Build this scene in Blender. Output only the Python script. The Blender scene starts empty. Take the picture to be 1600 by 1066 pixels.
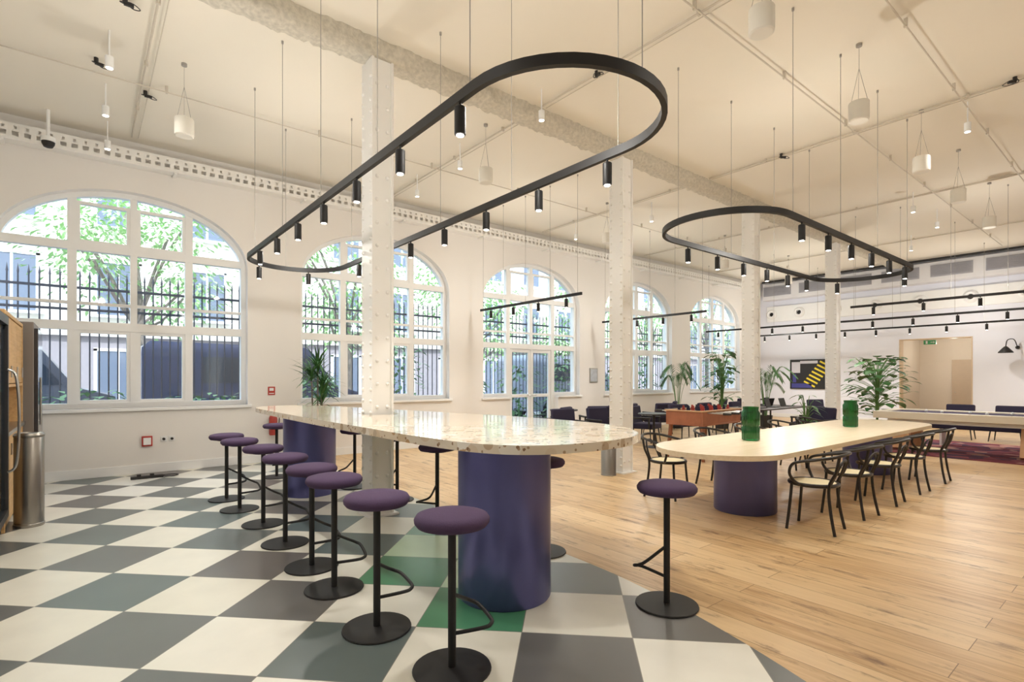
import bpy, math, random
from math import sin, cos, pi, radians, sqrt
from mathutils import Vector, Matrix
random.seed(7)
COL = bpy.context.scene.collection

# ------------------------------------------------------------------ materials
def lin(c):
    c = c/255.0
    return c/12.92 if c <= 0.04045 else ((c+0.055)/1.055)**2.4
def rgb(r, g, b): return (lin(r), lin(g), lin(b), 1)

def newmat(name):
    m = bpy.data.materials.new(name); m.use_nodes = True
    nt = m.node_tree
    return m, nt, nt.nodes["Principled BSDF"]

def N(nt, t, **kw):
    n = nt.nodes.new(t)
    for k, v in kw.items(): setattr(n, k, v)
    return n

def mat(name, col, rough=0.5, metal=0.0, var=0.06, scale=8.0, bump=0.0, trans=0.0, emit=None, es=0.0, coat=0.0):
    m, nt, b = newmat(name)
    tc = N(nt, 'ShaderNodeTexCoord'); no = N(nt, 'ShaderNodeTexNoise')
    no.inputs['Scale'].default_value = scale; no.inputs['Detail'].default_value = 4
    nt.links.new(tc.outputs['Object'], no.inputs['Vector'])
    mx = N(nt, 'ShaderNodeMix', data_type='RGBA')
    mx.inputs[6].default_value = tuple(c*(1-var) for c in col[:3])+(1,)
    mx.inputs[7].default_value = tuple(min(1, c*(1+var)) for c in col[:3])+(1,)
    nt.links.new(no.outputs['Fac'], mx.inputs[0])
    nt.links.new(mx.outputs[2], b.inputs['Base Color'])
    b.inputs['Roughness'].default_value = rough
    b.inputs['Metallic'].default_value = metal
    b.inputs['Transmission Weight'].default_value = trans
    b.inputs['Coat Weight'].default_value = coat
    if emit:
        b.inputs['Emission Color'].default_value = emit
        b.inputs['Emission Strength'].default_value = es
    if bump:
        bp = N(nt, 'ShaderNodeBump'); bp.inputs['Strength'].default_value = bump
        bp.inputs['Distance'].default_value = 0.02
        nt.links.new(no.outputs['Fac'], bp.inputs['Height']); nt.links.new(bp.outputs[0], b.inputs['Normal'])
    return m

M_wall = mat('wall_paint', rgb(236, 233, 229), 0.85, var=0.02, scale=1.5)
M_wallfar = mat('far_wall_paint', rgb(234, 236, 246), 0.85, var=0.02, scale=1.5)
M_ceil = mat('ceiling_paint', rgb(237, 231, 218), 0.9, var=0.03, scale=0.8)
M_white = mat('white_paint', rgb(242, 243, 243), 0.5, var=0.02)
M_offwhite = mat('off_white_paint', rgb(226, 222, 212), 0.6, var=0.02)
M_steelwhite = mat('white_painted_steel', rgb(243, 242, 239), 0.4, var=0.01, scale=4)
M_black = mat('black_metal', rgb(24, 23, 24), 0.55, metal=0.0, var=0.1)
M_blackp = mat('black_satin', rgb(36, 34, 34), 0.5)
M_spray = mat('rough_sprayed_plaster', rgb(206, 200, 186), 0.95, var=0.34, scale=22, bump=0.8)
M_purple = mat('plum_fabric', rgb(76, 58, 88), 0.95, var=0.15, scale=180, bump=0.2)
M_navyfab = mat('navy_fabric', rgb(48, 44, 66), 0.95, var=0.15, scale=120)
M_steel = mat('brushed_steel', rgb(190, 188, 184), 0.28, metal=1.0, var=0.08, scale=5)
M_cane = mat('cane_seat', rgb(226, 212, 174), 0.75, var=0.12, scale=160, bump=0.3)
M_darkwood = mat('black_bentwood', rgb(34, 28, 26), 0.35, var=0.2)
M_green = mat('green_glass', rgb(40, 165, 90), 0.04, trans=1.0, var=0.05)
M_leaf = mat('leaf_green', rgb(66, 112, 60), 0.5, var=0.45, scale=9)
M_leafl = mat('leaf_green_light', rgb(100, 140, 80), 0.5, var=0.4, scale=9)
M_treeleaf = mat('tree_leaves', rgb(166, 206, 140), 0.6, var=0.32, scale=3)
M_bark = mat('bark', rgb(130, 120, 112), 0.9, var=0.3, scale=14, bump=0.6)
M_pot = mat('pot_dark', rgb(52, 50, 50), 0.6)
M_soil = mat('soil', rgb(52, 38, 28), 1.0, var=0.4, scale=50)
M_red = mat('red_enamel', rgb(180, 62, 54), 0.4)
M_emit = mat('lamp_glow', rgb(255, 244, 224), 0.5, emit=(1, .95, .86, 1), es=12)
M_fence = mat('iron_dark', rgb(48, 50, 62), 0.6)
M_beige = mat('beige_paint', rgb(226, 216, 202), 0.8, var=0.02)
M_grille = mat('grille_grey', rgb(170, 170, 178), 0.5)
M_wire = mat('wire_grey', rgb(160, 156, 150), 0.5)

def wood_mat(name, c1, c2, c3, axis='Y', plank=None, rough=0.35, scale=1.0):
    m, nt, b = newmat(name)
    tc = N(nt, 'ShaderNodeTexCoord'); mp = N(nt, 'ShaderNodeMapping')
    nt.links.new(tc.outputs['Object'], mp.inputs['Vector'])
    if axis == 'Y': mp.inputs['Rotation'].default_value = (0, 0, radians(90))
    gm = N(nt, 'ShaderNodeMapping'); gm.inputs['Scale'].default_value = (1.2*scale, 14*scale, 14*scale)
    nt.links.new(mp.outputs[0], gm.inputs['Vector'])
    no = N(nt, 'ShaderNodeTexNoise'); no.inputs['Scale'].default_value = 2.0; no.inputs['Detail'].default_value = 7
    no.inputs['Distortion'].default_value = 0.6
    vec = gm.outputs[0]
    cr = N(nt, 'ShaderNodeValToRGB'); e = cr.color_ramp.elements
    e[0].position = 0.3; e[0].color = c3; e[1].position = 0.62; e[1].color = c1
    if plank:
        br = N(nt, 'ShaderNodeTexBrick'); br.offset = 0.37; br.offset_frequency = 2
        br.inputs['Scale'].default_value = 1.0
        br.inputs['Brick Width'].default_value = plank[1]; br.inputs['Row Height'].default_value = plank[0]
        br.inputs['Mortar Size'].default_value = 0.0025; br.inputs['Mortar Smooth'].default_value = 0.2
        br.inputs['Color1'].default_value = (0, 0, 0, 1); br.inputs['Color2'].default_value = (1, 1, 1, 1)
        br.inputs['Mortar'].default_value = (0.5, 0.5, 0.5, 1)
        nt.links.new(mp.outputs[0], br.inputs['Vector'])
        ad = N(nt, 'ShaderNodeVectorMath', operation='ADD')
        sc = N(nt, 'ShaderNodeVectorMath', operation='SCALE'); sc.inputs['Scale'].default_value = 37.0
        nt.links.new(br.outputs['Color'], sc.inputs[0]); nt.links.new(gm.outputs[0], ad.inputs[0]); nt.links.new(sc.outputs[0], ad.inputs[1])
        vec = ad.outputs[0]
    nt.links.new(vec, no.inputs['Vector']); nt.links.new(no.outputs['Fac'], cr.inputs['Fac'])
    out = cr.outputs['Color']
    if plank:
        mx = N(nt, 'ShaderNodeMix', data_type='RGBA'); mx.inputs[7].default_value = c2
        mul = N(nt, 'ShaderNodeMath', operation='MULTIPLY'); mul.inputs[1].default_value = 0.75
        sep = N(nt, 'ShaderNodeSeparateColor'); nt.links.new(br.outputs['Color'], sep.inputs[0])
        nt.links.new(sep.outputs[0], mul.inputs[0]); nt.links.new(mul.outputs[0], mx.inputs[0])
        nt.links.new(out, mx.inputs[6])
        kn = N(nt, 'ShaderNodeTexNoise'); kn.inputs['Scale'].default_value = 2.6; kn.inputs['Detail'].default_value = 8
        kn.inputs['Roughness'].default_value = 0.72
        km = N(nt, 'ShaderNodeMapping'); km.inputs['Scale'].default_value = (0.9, 3.6, 1)
        nt.links.new(mp.outputs[0], km.inputs['Vector']); nt.links.new(km.outputs[0], kn.inputs['Vector'])
        kr = N(nt, 'ShaderNodeValToRGB'); kr.color_ramp.elements[0].position = 0.55; kr.color_ramp.elements[1].position = 0.68
        kr.color_ramp.elements[0].color = (0, 0, 0, 1); kr.color_ramp.elements[1].color = (0.95, 0.95, 0.95, 1)
        nt.links.new(kn.outputs['Fac'], kr.inputs['Fac'])
        m3 = N(nt, 'ShaderNodeMix', data_type='RGBA'); m3.inputs[7].default_value = rgb(130, 96, 64)
        nt.links.new(kr.outputs['Color'], m3.inputs[0]); nt.links.new(mx.outputs[2], m3.inputs[6])
        m2 = N(nt, 'ShaderNodeMix', data_type='RGBA'); m2.inputs[7].default_value = tuple(c*0.5 for c in c3[:3])+(1,)
        nt.links.new(br.outputs['Fac'], m2.inputs[0]); nt.links.new(m3.outputs[2], m2.inputs[6])
        out = m2.outputs[2]
    nt.links.new(out, b.inputs['Base Color'])
    b.inputs['Roughness'].default_value = rough
    return m
M_floorwood = wood_mat('oak_planks', rgb(208, 174, 126), rgb(226, 198, 154), rgb(176, 136, 90), 'Y', (0.21, 1.9), 0.38)
M_topwood = wood_mat('pale_oak_top', rgb(234, 218, 190), None, rgb(224, 204, 172), 'X', None, 0.3)
M_oakpanel = wood_mat('oak_panel', rgb(214, 174, 120), None, rgb(196, 154, 102), 'Y', None, 0.6)

def tile_mat():
    m, nt, b = newmat('checker_tiles')
    tc = N(nt, 'ShaderNodeTexCoord'); sp = N(nt, 'ShaderNodeSeparateXYZ')
    nt.links.new(tc.outputs['Object'], sp.inputs[0])
    def mth(op, a, bb=None):
        n = N(nt, 'ShaderNodeMath', operation=op)
        for i, x in enumerate((a, bb)):
            if x is None: continue
            if isinstance(x, (int, float)): n.inputs[i].default_value = x
            else: nt.links.new(x, n.inputs[i])
        return n.outputs[0]
    r2 = 1/sqrt(2)
    A = mth('MULTIPLY', mth('ADD', sp.outputs[0], sp.outputs[1]), r2)
    B = mth('MULTIPLY', mth('SUBTRACT', sp.outputs[1], sp.outputs[0]), r2)
    a = mth('DIVIDE', mth('SUBTRACT', A, 3.115), 0.605)
    bb = mth('DIVIDE', mth('SUBTRACT', B, -0.36), 0.64)
    fa, fb = mth('FLOOR', a), mth('FLOOR', bb)
    par = mth('FLOORED_MODULO', mth('ADD', fa, fb), 2.0)   # 0 light, 1 dark
    cv = N(nt, 'ShaderNodeCombineXYZ'); nt.links.new(fa, cv.inputs[0]); nt.links.new(fb, cv.inputs[1])
    wn = N(nt, 'ShaderNodeTexWhiteNoise'); nt.links.new(cv.outputs[0], wn.inputs['Vector'])
    g1 = mth('MULTIPLY', mth('MULTIPLY', mth('GREATER_THAN', bb, 1.0), mth('LESS_THAN', bb, 2.0)), mth('GREATER_THAN', a, 0.0))
    g2 = mth('MULTIPLY', mth('MULTIPLY', mth('GREATER_THAN', bb, 2.0), mth('LESS_THAN', bb, 3.0)), mth('GREATER_THAN', a, 1.0))
    g = mth('ADD', g1, g2)  # mask of the tiles that get the green tint
    def mix(fac, c1, c2):
        n = N(nt, 'ShaderNodeMix', data_type='RGBA')
        if isinstance(fac, (int, float)): n.inputs[0].default_value = fac
        else: nt.links.new(fac, n.inputs[0])
        for i, c in ((6, c1), (7, c2)):
            if isinstance(c, tuple): n.inputs[i].default_value = c
            else: nt.links.new(c, n.inputs[i])
        return n.outputs[2]
    dark = mix(wn.outputs['Value'], rgb(102, 96, 94), rgb(90, 104, 104))
    dark = mix(g, dark, rgb(76, 136, 102))
    light = mix(wn.outputs['Value'], rgb(230, 228, 218), rgb(222, 219, 206))
    light = mix(g, light, rgb(188, 214, 182))
    colr = mix(par, light, dark)
    no = N(nt, 'ShaderNodeTexNoise'); no.inputs['Scale'].default_value = 3; no.inputs['Detail'].default_value = 8
    nt.links.new(tc.outputs['Object'], no.inputs['Vector'])
    k = mth('ADD', mth('MULTIPLY', no.outputs['Fac'], 0.24), 0.88)
    mm = N(nt, 'ShaderNodeVectorMath', operation='SCALE'); nt.links.new(colr, mm.inputs[0]); nt.links.new(k, mm.inputs['Scale'])
    fra, frb = mth('FRACT', a), mth('FRACT', bb)
    ed = mth('MINIMUM', mth('MINIMUM', fra, mth('SUBTRACT', 1.0, fra)), mth('MINIMUM', frb, mth('SUBTRACT', 1.0, frb)))
    gr = mth('LESS_THAN', ed, 0.004)
    fin = mix(gr, mm.outputs[0], rgb(130, 126, 118))
    nt.links.new(fin, b.inputs['Base Color'])
    b.inputs['Roughness'].default_value = 0.3
    return m
M_tile = tile_mat()

def terrazzo():
    m, nt, b = newmat('terrazzo_stone')
    tc = N(nt, 'ShaderNodeTexCoord')
    def layer(scale, thr, prev, chip, chip2, dist=.45):
        v = N(nt, 'ShaderNodeTexVoronoi'); v.inputs['Scale'].default_value = scale
        nt.links.new(tc.outputs['Object'], v.inputs['Vector'])
        s = N(nt, 'ShaderNodeSeparateColor'); nt.links.new(v.outputs['Color'], s.inputs[0])
        c = N(nt, 'ShaderNodeMath', operation='GREATER_THAN'); c.inputs[1].default_value = thr
        nt.links.new(s.outputs[0], c.inputs[0])
        ch = N(nt, 'ShaderNodeMix', data_type='RGBA'); ch.inputs[6].default_value = chip; ch.inputs[7].default_value = chip2
        nt.links.new(s.outputs[1], ch.inputs[0])
        d = N(nt, 'ShaderNodeMath', operation='LESS_THAN'); d.inputs[1].default_value = dist
        nt.links.new(v.outputs['Distance'], d.inputs[0])
        mu = N(nt, 'ShaderNodeMath', operation='MULTIPLY'); nt.links.new(c.outputs[0], mu.inputs[0]); nt.links.new(d.outputs[0], mu.inputs[1])
        x = N(nt, 'ShaderNodeMix', data_type='RGBA')
        if isinstance(prev, tuple): x.inputs[6].default_value = prev
        else: nt.links.new(prev, x.inputs[6])
        nt.links.new(ch.outputs[2], x.inputs[7]); nt.links.new(mu.outputs[0], x.inputs[0])
        return x.outputs[2]
    c = layer(7, 0.4, rgb(226, 214, 194), rgb(242, 238, 228), rgb(212, 190, 158), .5)
    c = layer(15, 0.8, c, rgb(190, 154, 112), rgb(198, 188, 172), .5)
    c = layer(40, 0.86, c, rgb(134, 102, 74), rgb(178, 152, 122))
    nt.links.new(c, b.inputs['Base Color'])
    b.inputs['Roughness'].default_value = 0.1
    b.inputs['Coat Weight'].default_value = 0.3; b.inputs['Coat Roughness'].default_value = 0.05
    return m
M_terr = terrazzo()

def drum_mat():
    m, nt, b = newmat('indigo_lacquered_metal')
    b.inputs['Base Color'].default_value = rgb(100, 102, 156)
    b.inputs['Metallic'].default_value = 0.7
    tc = N(nt, 'ShaderNodeTexCoord'); mp = N(nt, 'ShaderNodeMapping'); mp.inputs['Scale'].default_value = (9, 9, 0.3)
    no = N(nt, 'ShaderNodeTexNoise'); no.inputs['Scale'].default_value = 4
    nt.links.new(tc.outputs['Object'], mp.inputs[0]); nt.links.new(mp.outputs[0], no.inputs['Vector'])
    mr = N(nt, 'ShaderNodeMapRange'); mr.inputs[3].default_value = 0.26; mr.inputs[4].default_value = 0.44
    nt.links.new(no.outputs['Fac'], mr.inputs[0]); nt.links.new(mr.outputs[0], b.inputs['Roughness'])
    return m
M_drum = drum_mat()

def glass_mat():
    m = bpy.data.materials.new('window_glass'); m.use_nodes = True; nt = m.node_tree; nt.nodes.clear()
    o = N(nt, 'ShaderNodeOutputMaterial'); t = N(nt, 'ShaderNodeBsdfTransparent'); g = N(nt, 'ShaderNodeBsdfGlossy')
    t.inputs[0].default_value = (0.93, 0.97, 1.0, 1)
    g.inputs['Roughness'].default_value = 0.03
    x = N(nt, 'ShaderNodeMixShader'); x.inputs[0].default_value = 0.06
    nt.links.new(t.outputs[0], x.inputs[1]); nt.links.new(g.outputs[0], x.inputs[2]); nt.links.new(x.outputs[0], o.inputs[0])
    return m
M_glass = glass_mat()

# ------------------------------------------------------------------ mesh builder
class MB:
    def __init__(s): s.v = []; s.f = []; s.mi = []; s.cm = 0
    def add(s, vs, fs):
        o = len(s.v); s.v += [tuple(p) for p in vs]
        for f in fs: s.f.append(tuple(i+o for i in f)); s.mi.append(s.cm)
    def box(s, c, d, R=None):
        hx, hy, hz = d[0]/2, d[1]/2, d[2]/2
        vs = [Vector((x*hx, y*hy, z*hz)) for z in (-1, 1) for y in (-1, 1) for x in (-1, 1)]
        if R is not None: vs = [R @ v for v in vs]
        vs = [v+Vector(c) for v in vs]
        s.add(vs, [(0, 2, 3, 1), (4, 5, 7, 6), (0, 1, 5, 4), (2, 6, 7, 3), (0, 4, 6, 2), (1, 3, 7, 5)])
        return s
    def bx(s, x0, x1, y0, y1, z0, z1): return s.box(((x0+x1)/2, (y0+y1)/2, (z0+z1)/2), (x1-x0, y1-y0, z1-z0))
    def cyl(s, p0, p1, r0, r1=None, n=16):
        r1 = r0 if r1 is None else r1
        p0, p1 = Vector(p0), Vector(p1); ax = (p1-p0).normalized()
        u = ax.orthogonal().normalized(); w = ax.cross(u)
        vs = []
        for p, r in ((p0, r0), (p1, r1)):
            for i in range(n):
                a = 2*pi*i/n; vs.append(p+u*(r*cos(a))+w*(r*sin(a)))
        fs = [(i, (i+1) % n, n+(i+1) % n, n+i) for i in range(n)]
        fs += [tuple(reversed(range(n))), tuple(range(n, 2*n))]
        s.add(vs, fs); return s
    def lathe(s, prof, n=32, c=(0, 0, 0), rib=0, ribn=0):
        vs = []; m = len(prof)
        for r, z in prof:
            for i in range(n):
                a = 2*pi*i/n; q = r*(1+rib*cos(ribn*a)); vs.append((c[0]+q*cos(a), c[1]+q*sin(a), c[2]+z))
        fs = []
        for j in range(m-1):
            for i in range(n):
                fs.append((j*n+i, j*n+(i+1) % n, (j+1)*n+(i+1) % n, (j+1)*n+i))
        if prof[0][0] > 1e-6: fs.append(tuple(reversed(range(n))))
        if prof[-1][0] > 1e-6: fs.append(tuple(range((m-1)*n, m*n)))
        s.add(vs, fs); return s
    def tube(s, pts, r, n=8, closed=False):
        pts = [Vector(p) for p in pts]; m = len(pts); rings = []
        prev = None
        for i, p in enumerate(pts):
            if closed: t = (pts[(i+1) % m]-pts[i-1]).normalized()
            else: t = (pts[min(i+1, m-1)]-pts[max(i-1, 0)]).normalized()
            if prev is None: u = t.orthogonal().normalized()
            else:
                u = prev-t*prev.dot(t); u = u.normalized() if u.length > 1e-6 else t.orthogonal().normalized()
            prev = u; w = t.cross(u)
            rr = r[i] if isinstance(r, (list, tuple)) else r
            rings.append([p+u*(rr*cos(2*pi*k/n))+w*(rr*sin(2*pi*k/n)) for k in range(n)])
        vs = [v for R in rings for v in R]; fs = []
        for i in range(m if closed else m-1):
            j = (i+1) % m
            for k in range(n): fs.append((i*n+k, i*n+(k+1) % n, j*n+(k+1) % n, j*n+k))
        if not closed: fs += [tuple(reversed(range(n))), tuple(range((m-1)*n, m*n))]
        s.add(vs, fs); return s
    def rail(s, pts, w, h, closed=True):
        pts = [Vector(p) for p in pts]; m = len(pts); vs = []
        for i, p in enumerate(pts):
            t = (pts[(i+1) % m]-pts[i-1]).normalized() if closed else (pts[min(i+1, m-1)]-pts[max(i-1, 0)]).normalized()
            nn = Vector((-t.y, t.x, 0))
            for a, b in ((-1, -1), (1, -1), (1, 1), (-1, 1)): vs.append(p+nn*(a*w/2)+Vector((0, 0, b*h/2)))
        fs = []
        for i in range(m if closed else m-1):
            j = (i+1) % m
            for k in range(4): fs.append((i*4+k, i*4+(k+1) % 4, j*4+(k+1) % 4, j*4+k))
        if not closed: fs += [(3, 2, 1, 0), tuple((m-1)*4+k for k in range(4))]
        s.add(vs, fs); return s
    def leaf(s, p, d, L, W, droop=0.6, n=4):
        p = Vector(p); d = Vector(d).normalized()
        vs = []; q = p.copy(); dd = d.copy()
        side = dd.cross(Vector((0, 0, 1)))
        side = side.normalized() if side.length > 1e-4 else Vector((1, 0, 0))
        for i in range(n+1):
            t = i/n; w = W*0.5*max(0.04, sin(pi*min(1, t**0.75)))
            vs += [q-side*w, q+side*w]
            dd = (dd+Vector((0, 0, -droop/n))).normalized(); q = q+dd*(L/n)
        s.add(vs, [(2*i, 2*i+1, 2*i+3, 2*i+2) for i in range(n)])
    def obj(s, name, mats, parent=None, loc=(0, 0, 0), rz=0, bevel=0, sharp=35):
        me = bpy.data.meshes.new(name); me.from_pydata(s.v, [], s.f); me.update()
        return mk(me, name, mats, parent, loc, rz, bevel, sharp, s.mi)

def mk(me, name, mats, parent=None, loc=(0, 0, 0), rz=0, bevel=0, sharp=35, mi=None):
    if not isinstance(mats, (list, tuple)): mats = [mats]
    for m in mats: me.materials.append(m)
    if mi: me.polygons.foreach_set('material_index', mi)
    me.polygons.foreach_set('use_smooth', [True]*len(me.polygons))
    me.set_sharp_from_angle(angle=radians(sharp))
    o = bpy.data.objects.new(name, me); COL.objects.link(o)
    o.location = loc; o.rotation_euler = (0, 0, rz)
    if parent: o.parent = parent
    if bevel:
        b = o.modifiers.new('bevel', 'BEVEL'); b.width = bevel; b.segments = 2; b.limit_method = 'ANGLE'
    return o

def plate(polys, thick, upright=False, bevel=0):
    cu = bpy.data.curves.new('tmp', 'CURVE'); cu.dimensions = '2D'; cu.fill_mode = 'BOTH'; cu.extrude = thick/2-bevel
    if bevel: cu.bevel_depth = bevel; cu.bevel_resolution = 2; cu.offset = -bevel
    for poly in polys:
        sp = cu.splines.new('POLY'); sp.points.add(len(poly)-1)
        for i, p in enumerate(poly): sp.points[i].co = (p[0], p[1], 0, 1)
        sp.use_cyclic_u = True
    ob = bpy.data.objects.new('tmp', cu); COL.objects.link(ob)
    dg = bpy.context.evaluated_depsgraph_get(); dg.update()
    me = bpy.data.meshes.new_from_object(ob.evaluated_get(dg))
    me.materials.clear()
    bpy.data.objects.remove(ob); bpy.data.curves.remove(cu)
    if upright: me.transform(Matrix.Rotation(radians(90), 4, 'X'))
    return me

def thing(name, label, cat, loc=(0, 0, 0), rz=0, group=None):
    e = bpy.data.objects.new(name, None); COL.objects.link(e); e.empty_display_size = 0.1
    e.location = loc; e.rotation_euler = (0, 0, rz); tag(e, label, cat, group); return e
def tag(o, label, cat, group=None, kind=None):
    o['label'] = label; o['category'] = cat
    if group: o['group'] = group
    if kind: o['kind'] = kind
    return o
def struct(o, label=None):
    o['kind'] = 'structure'
    if label: o['label'] = label
    return o
def dup(root, loc, rz=0):
    def rec(o, par):
        n = o.copy(); COL.objects.link(n)
        if par: n.parent = par
        for c in kids[o]: rec(c, n)
        return n
    kids = {}
    def col(o):
        kids[o] = list(o.children)
        for c in kids[o]: col(c)
    col(root)
    n = rec(root, None); n.location = loc; n.rotation_euler = (0, 0, rz); return n

def catmull(P, sub=6, closed=False):
    P = [Vector(p) for p in P]; n = len(P); out = []
    for i in range(n if closed else n-1):
        if closed: a, b, c, d = P[i-1], P[i], P[(i+1) % n], P[(i+2) % n]
        else: a, b, c, d = P[max(i-1, 0)], P[i], P[i+1], P[min(i+2, n-1)]
        for k in range(sub):
            t = k/sub
            out.append(0.5*((2*b)+(c-a)*t+(2*a-5*b+4*c-d)*t*t+(3*b-a-3*c+d)*t**3))
    if not closed: out.append(P[-1])
    return out
def stadium(c0, c1, r, n=20, z=0):
    c0, c1 = Vector(c0), Vector(c1); a = math.atan2(c1.y-c0.y, c1.x-c0.x); pts = []
    for i in range(n+1):
        t = a-pi/2+pi*i/n; pts.append(Vector((c1.x+r*cos(t), c1.y+r*sin(t), z)))
    for i in range(n+1):
        t = a+pi/2+pi*i/n; pts.append(Vector((c0.x+r*cos(t), c0.y+r*sin(t), z)))
    return pts

# ------------------------------------------------------------------ room shell
X0, X1, Y0, Y1, H = -1.6, 20.6, -4.0, 10.1, 5.15
bnd = [(3.2, Y1), (3.2, 7), (3.2, 4.4), (3.18, 3.1), (3.11, 2.4), (2.97, 1.75), (2.77, 1.13), (2.45, .4), (2.0, -.5), (1.4, -1.6), (.7, -2.8), (0, Y0)]
bnd = [(p.x, p.y) for p in catmull([(a, b, 0) for a, b in bnd], 5)]
struct(mk(plate([[(X0, Y0)]+list(reversed(bnd))+[(X0, Y1)]], 0.1), 'floor', M_tile, loc=(0, 0, -0.05)), 'checkerboard floor of cream and dark grey tiles, some tinted green')
struct(mk(plate([bnd+[(X1, Y0), (X1, Y1)]], 0.1), 'floor', M_floorwood, loc=(0, 0, -0.05)), 'light oak plank floor')
struct(MB().bx(X0-.3, X1+.3, Y0-.3, Y1+.35, H, H+.2).obj('ceiling', M_ceil), 'cream painted ceiling')
WT = 0.36
WC = [.60, 4.72, 8.87, 13.12, 17.38]; WW = 3.22; ZS, ZSP, ZT = 1.03, 3.38, 4.37
def arch(cx, w, z0, zs, zt, n=36):
    a = w/2
    return [(cx-a, z0), (cx+a, z0)]+[(cx+a*cos(pi*i/n), zs+(zt-zs)*sin(pi*i/n)) for i in range(n+1)]
DW = 0.80
holes = []
for i, c in enumerate(WC):
    h = arch(c, WW, ZS, ZSP, ZT)
    if i == 2: h = [(c-WW/2, ZS), (c-DW, ZS), (c-DW, 0.0), (c+DW, 0.0), (c+DW, ZS), (c+WW/2, ZS)]+h[2:]
    holes.append(h)
struct(mk(plate([[(X0-.3, -.1), (X1+.3, -.1), (X1+.3, H), (X0-.3, H)]]+holes, WT, True), 'wall_back', M_wall, loc=(0, Y1+WT/2, 0)), 'white wall with five arched windows')
struct(MB().bx(X0-.3, X0, Y0, Y1, -.1, H).obj('wall_left', M_wall), 'plain white wall')
struct(MB().bx(X0-.3, X1+.3, Y0-.3, Y0, -.1, H).obj('wall_front', M_wall), 'plain white wall')
DY0, DY1, DH = 3.73, 5.56, 2.73
me = plate([[(Y0, -.1), (Y1, -.1), (Y1, H), (Y0, H)], [(DY0, 0), (DY1, 0), (DY1, DH), (DY0, DH)]], 0.3, True)
me.transform(Matrix.Rotation(radians(90), 4, 'Z'))
struct(mk(me, 'wall_right', M_wallfar, loc=(X1+.15, 0, 0)), 'white wall with wide passage opening')
c = MB(); c.bx(X1+.3, X1+2.4, DY1+.05, DY1+.15, 0, 2.9); c.bx(X1+.3, X1+2.4, DY0-.6, DY0-.5, 0, 2.9); c.bx(X1+2.4, X1+2.5, DY0-.6, DY1+.15, 0, 2.9)
struct(c.obj('wall_corridor', M_beige), 'beige painted corridor walls')
struct(MB().bx(X1+.0, X1+2.5, DY0-.6, DY1+.15, -.1, -0.001).obj('floor', M_floorwood), 'oak floor of the passage')
struct(MB().bx(X1+.3, X1+2.5, DY0-.6, DY1+.15, 2.9, 3.0).obj('ceiling', M_beige), 'beige passage ceiling')
d = struct(MB().bx(X1+2.34, X1+2.395, 3.85, 4.7, 0.0, 2.1).obj('door_2', mat('taupe_door', rgb(200, 182, 160), 0.5)), 'plain taupe door')
MB().cyl((0, 0, 0), (-.1, 0, 0), .012).obj('door_handle', M_steel, parent=d, loc=(X1+2.34, 4.6, 1.0))
t = MB()
t.bx(X1-.015, X1+.3, DY0, DY0+.03, 0, DH); t.bx(X1-.015, X1+.3, DY1-.03, DY1, 0, DH); t.bx(X1-.015, X1+.3, DY0+.03, DY1-.03, DH-.03, DH)
struct(t.obj('trim_1', mat('opening_lining', rgb(212, 190, 162), .6)), 'beige lining of the passage')
for i, (a, b_) in enumerate(((X0, WC[2]-DW), (WC[2]+DW, X1))):
    struct(MB().bx(a, b_, Y1-.02, Y1, 0, .14).obj('baseboard_back', M_white, bevel=.004))
for a, b_ in ((Y0, DY0), (DY1, Y1-.02)):
    struct(MB().bx(X1-.02, X1, a, b_, 0, .14).obj('baseboard_right', M_white, bevel=.004))

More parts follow.
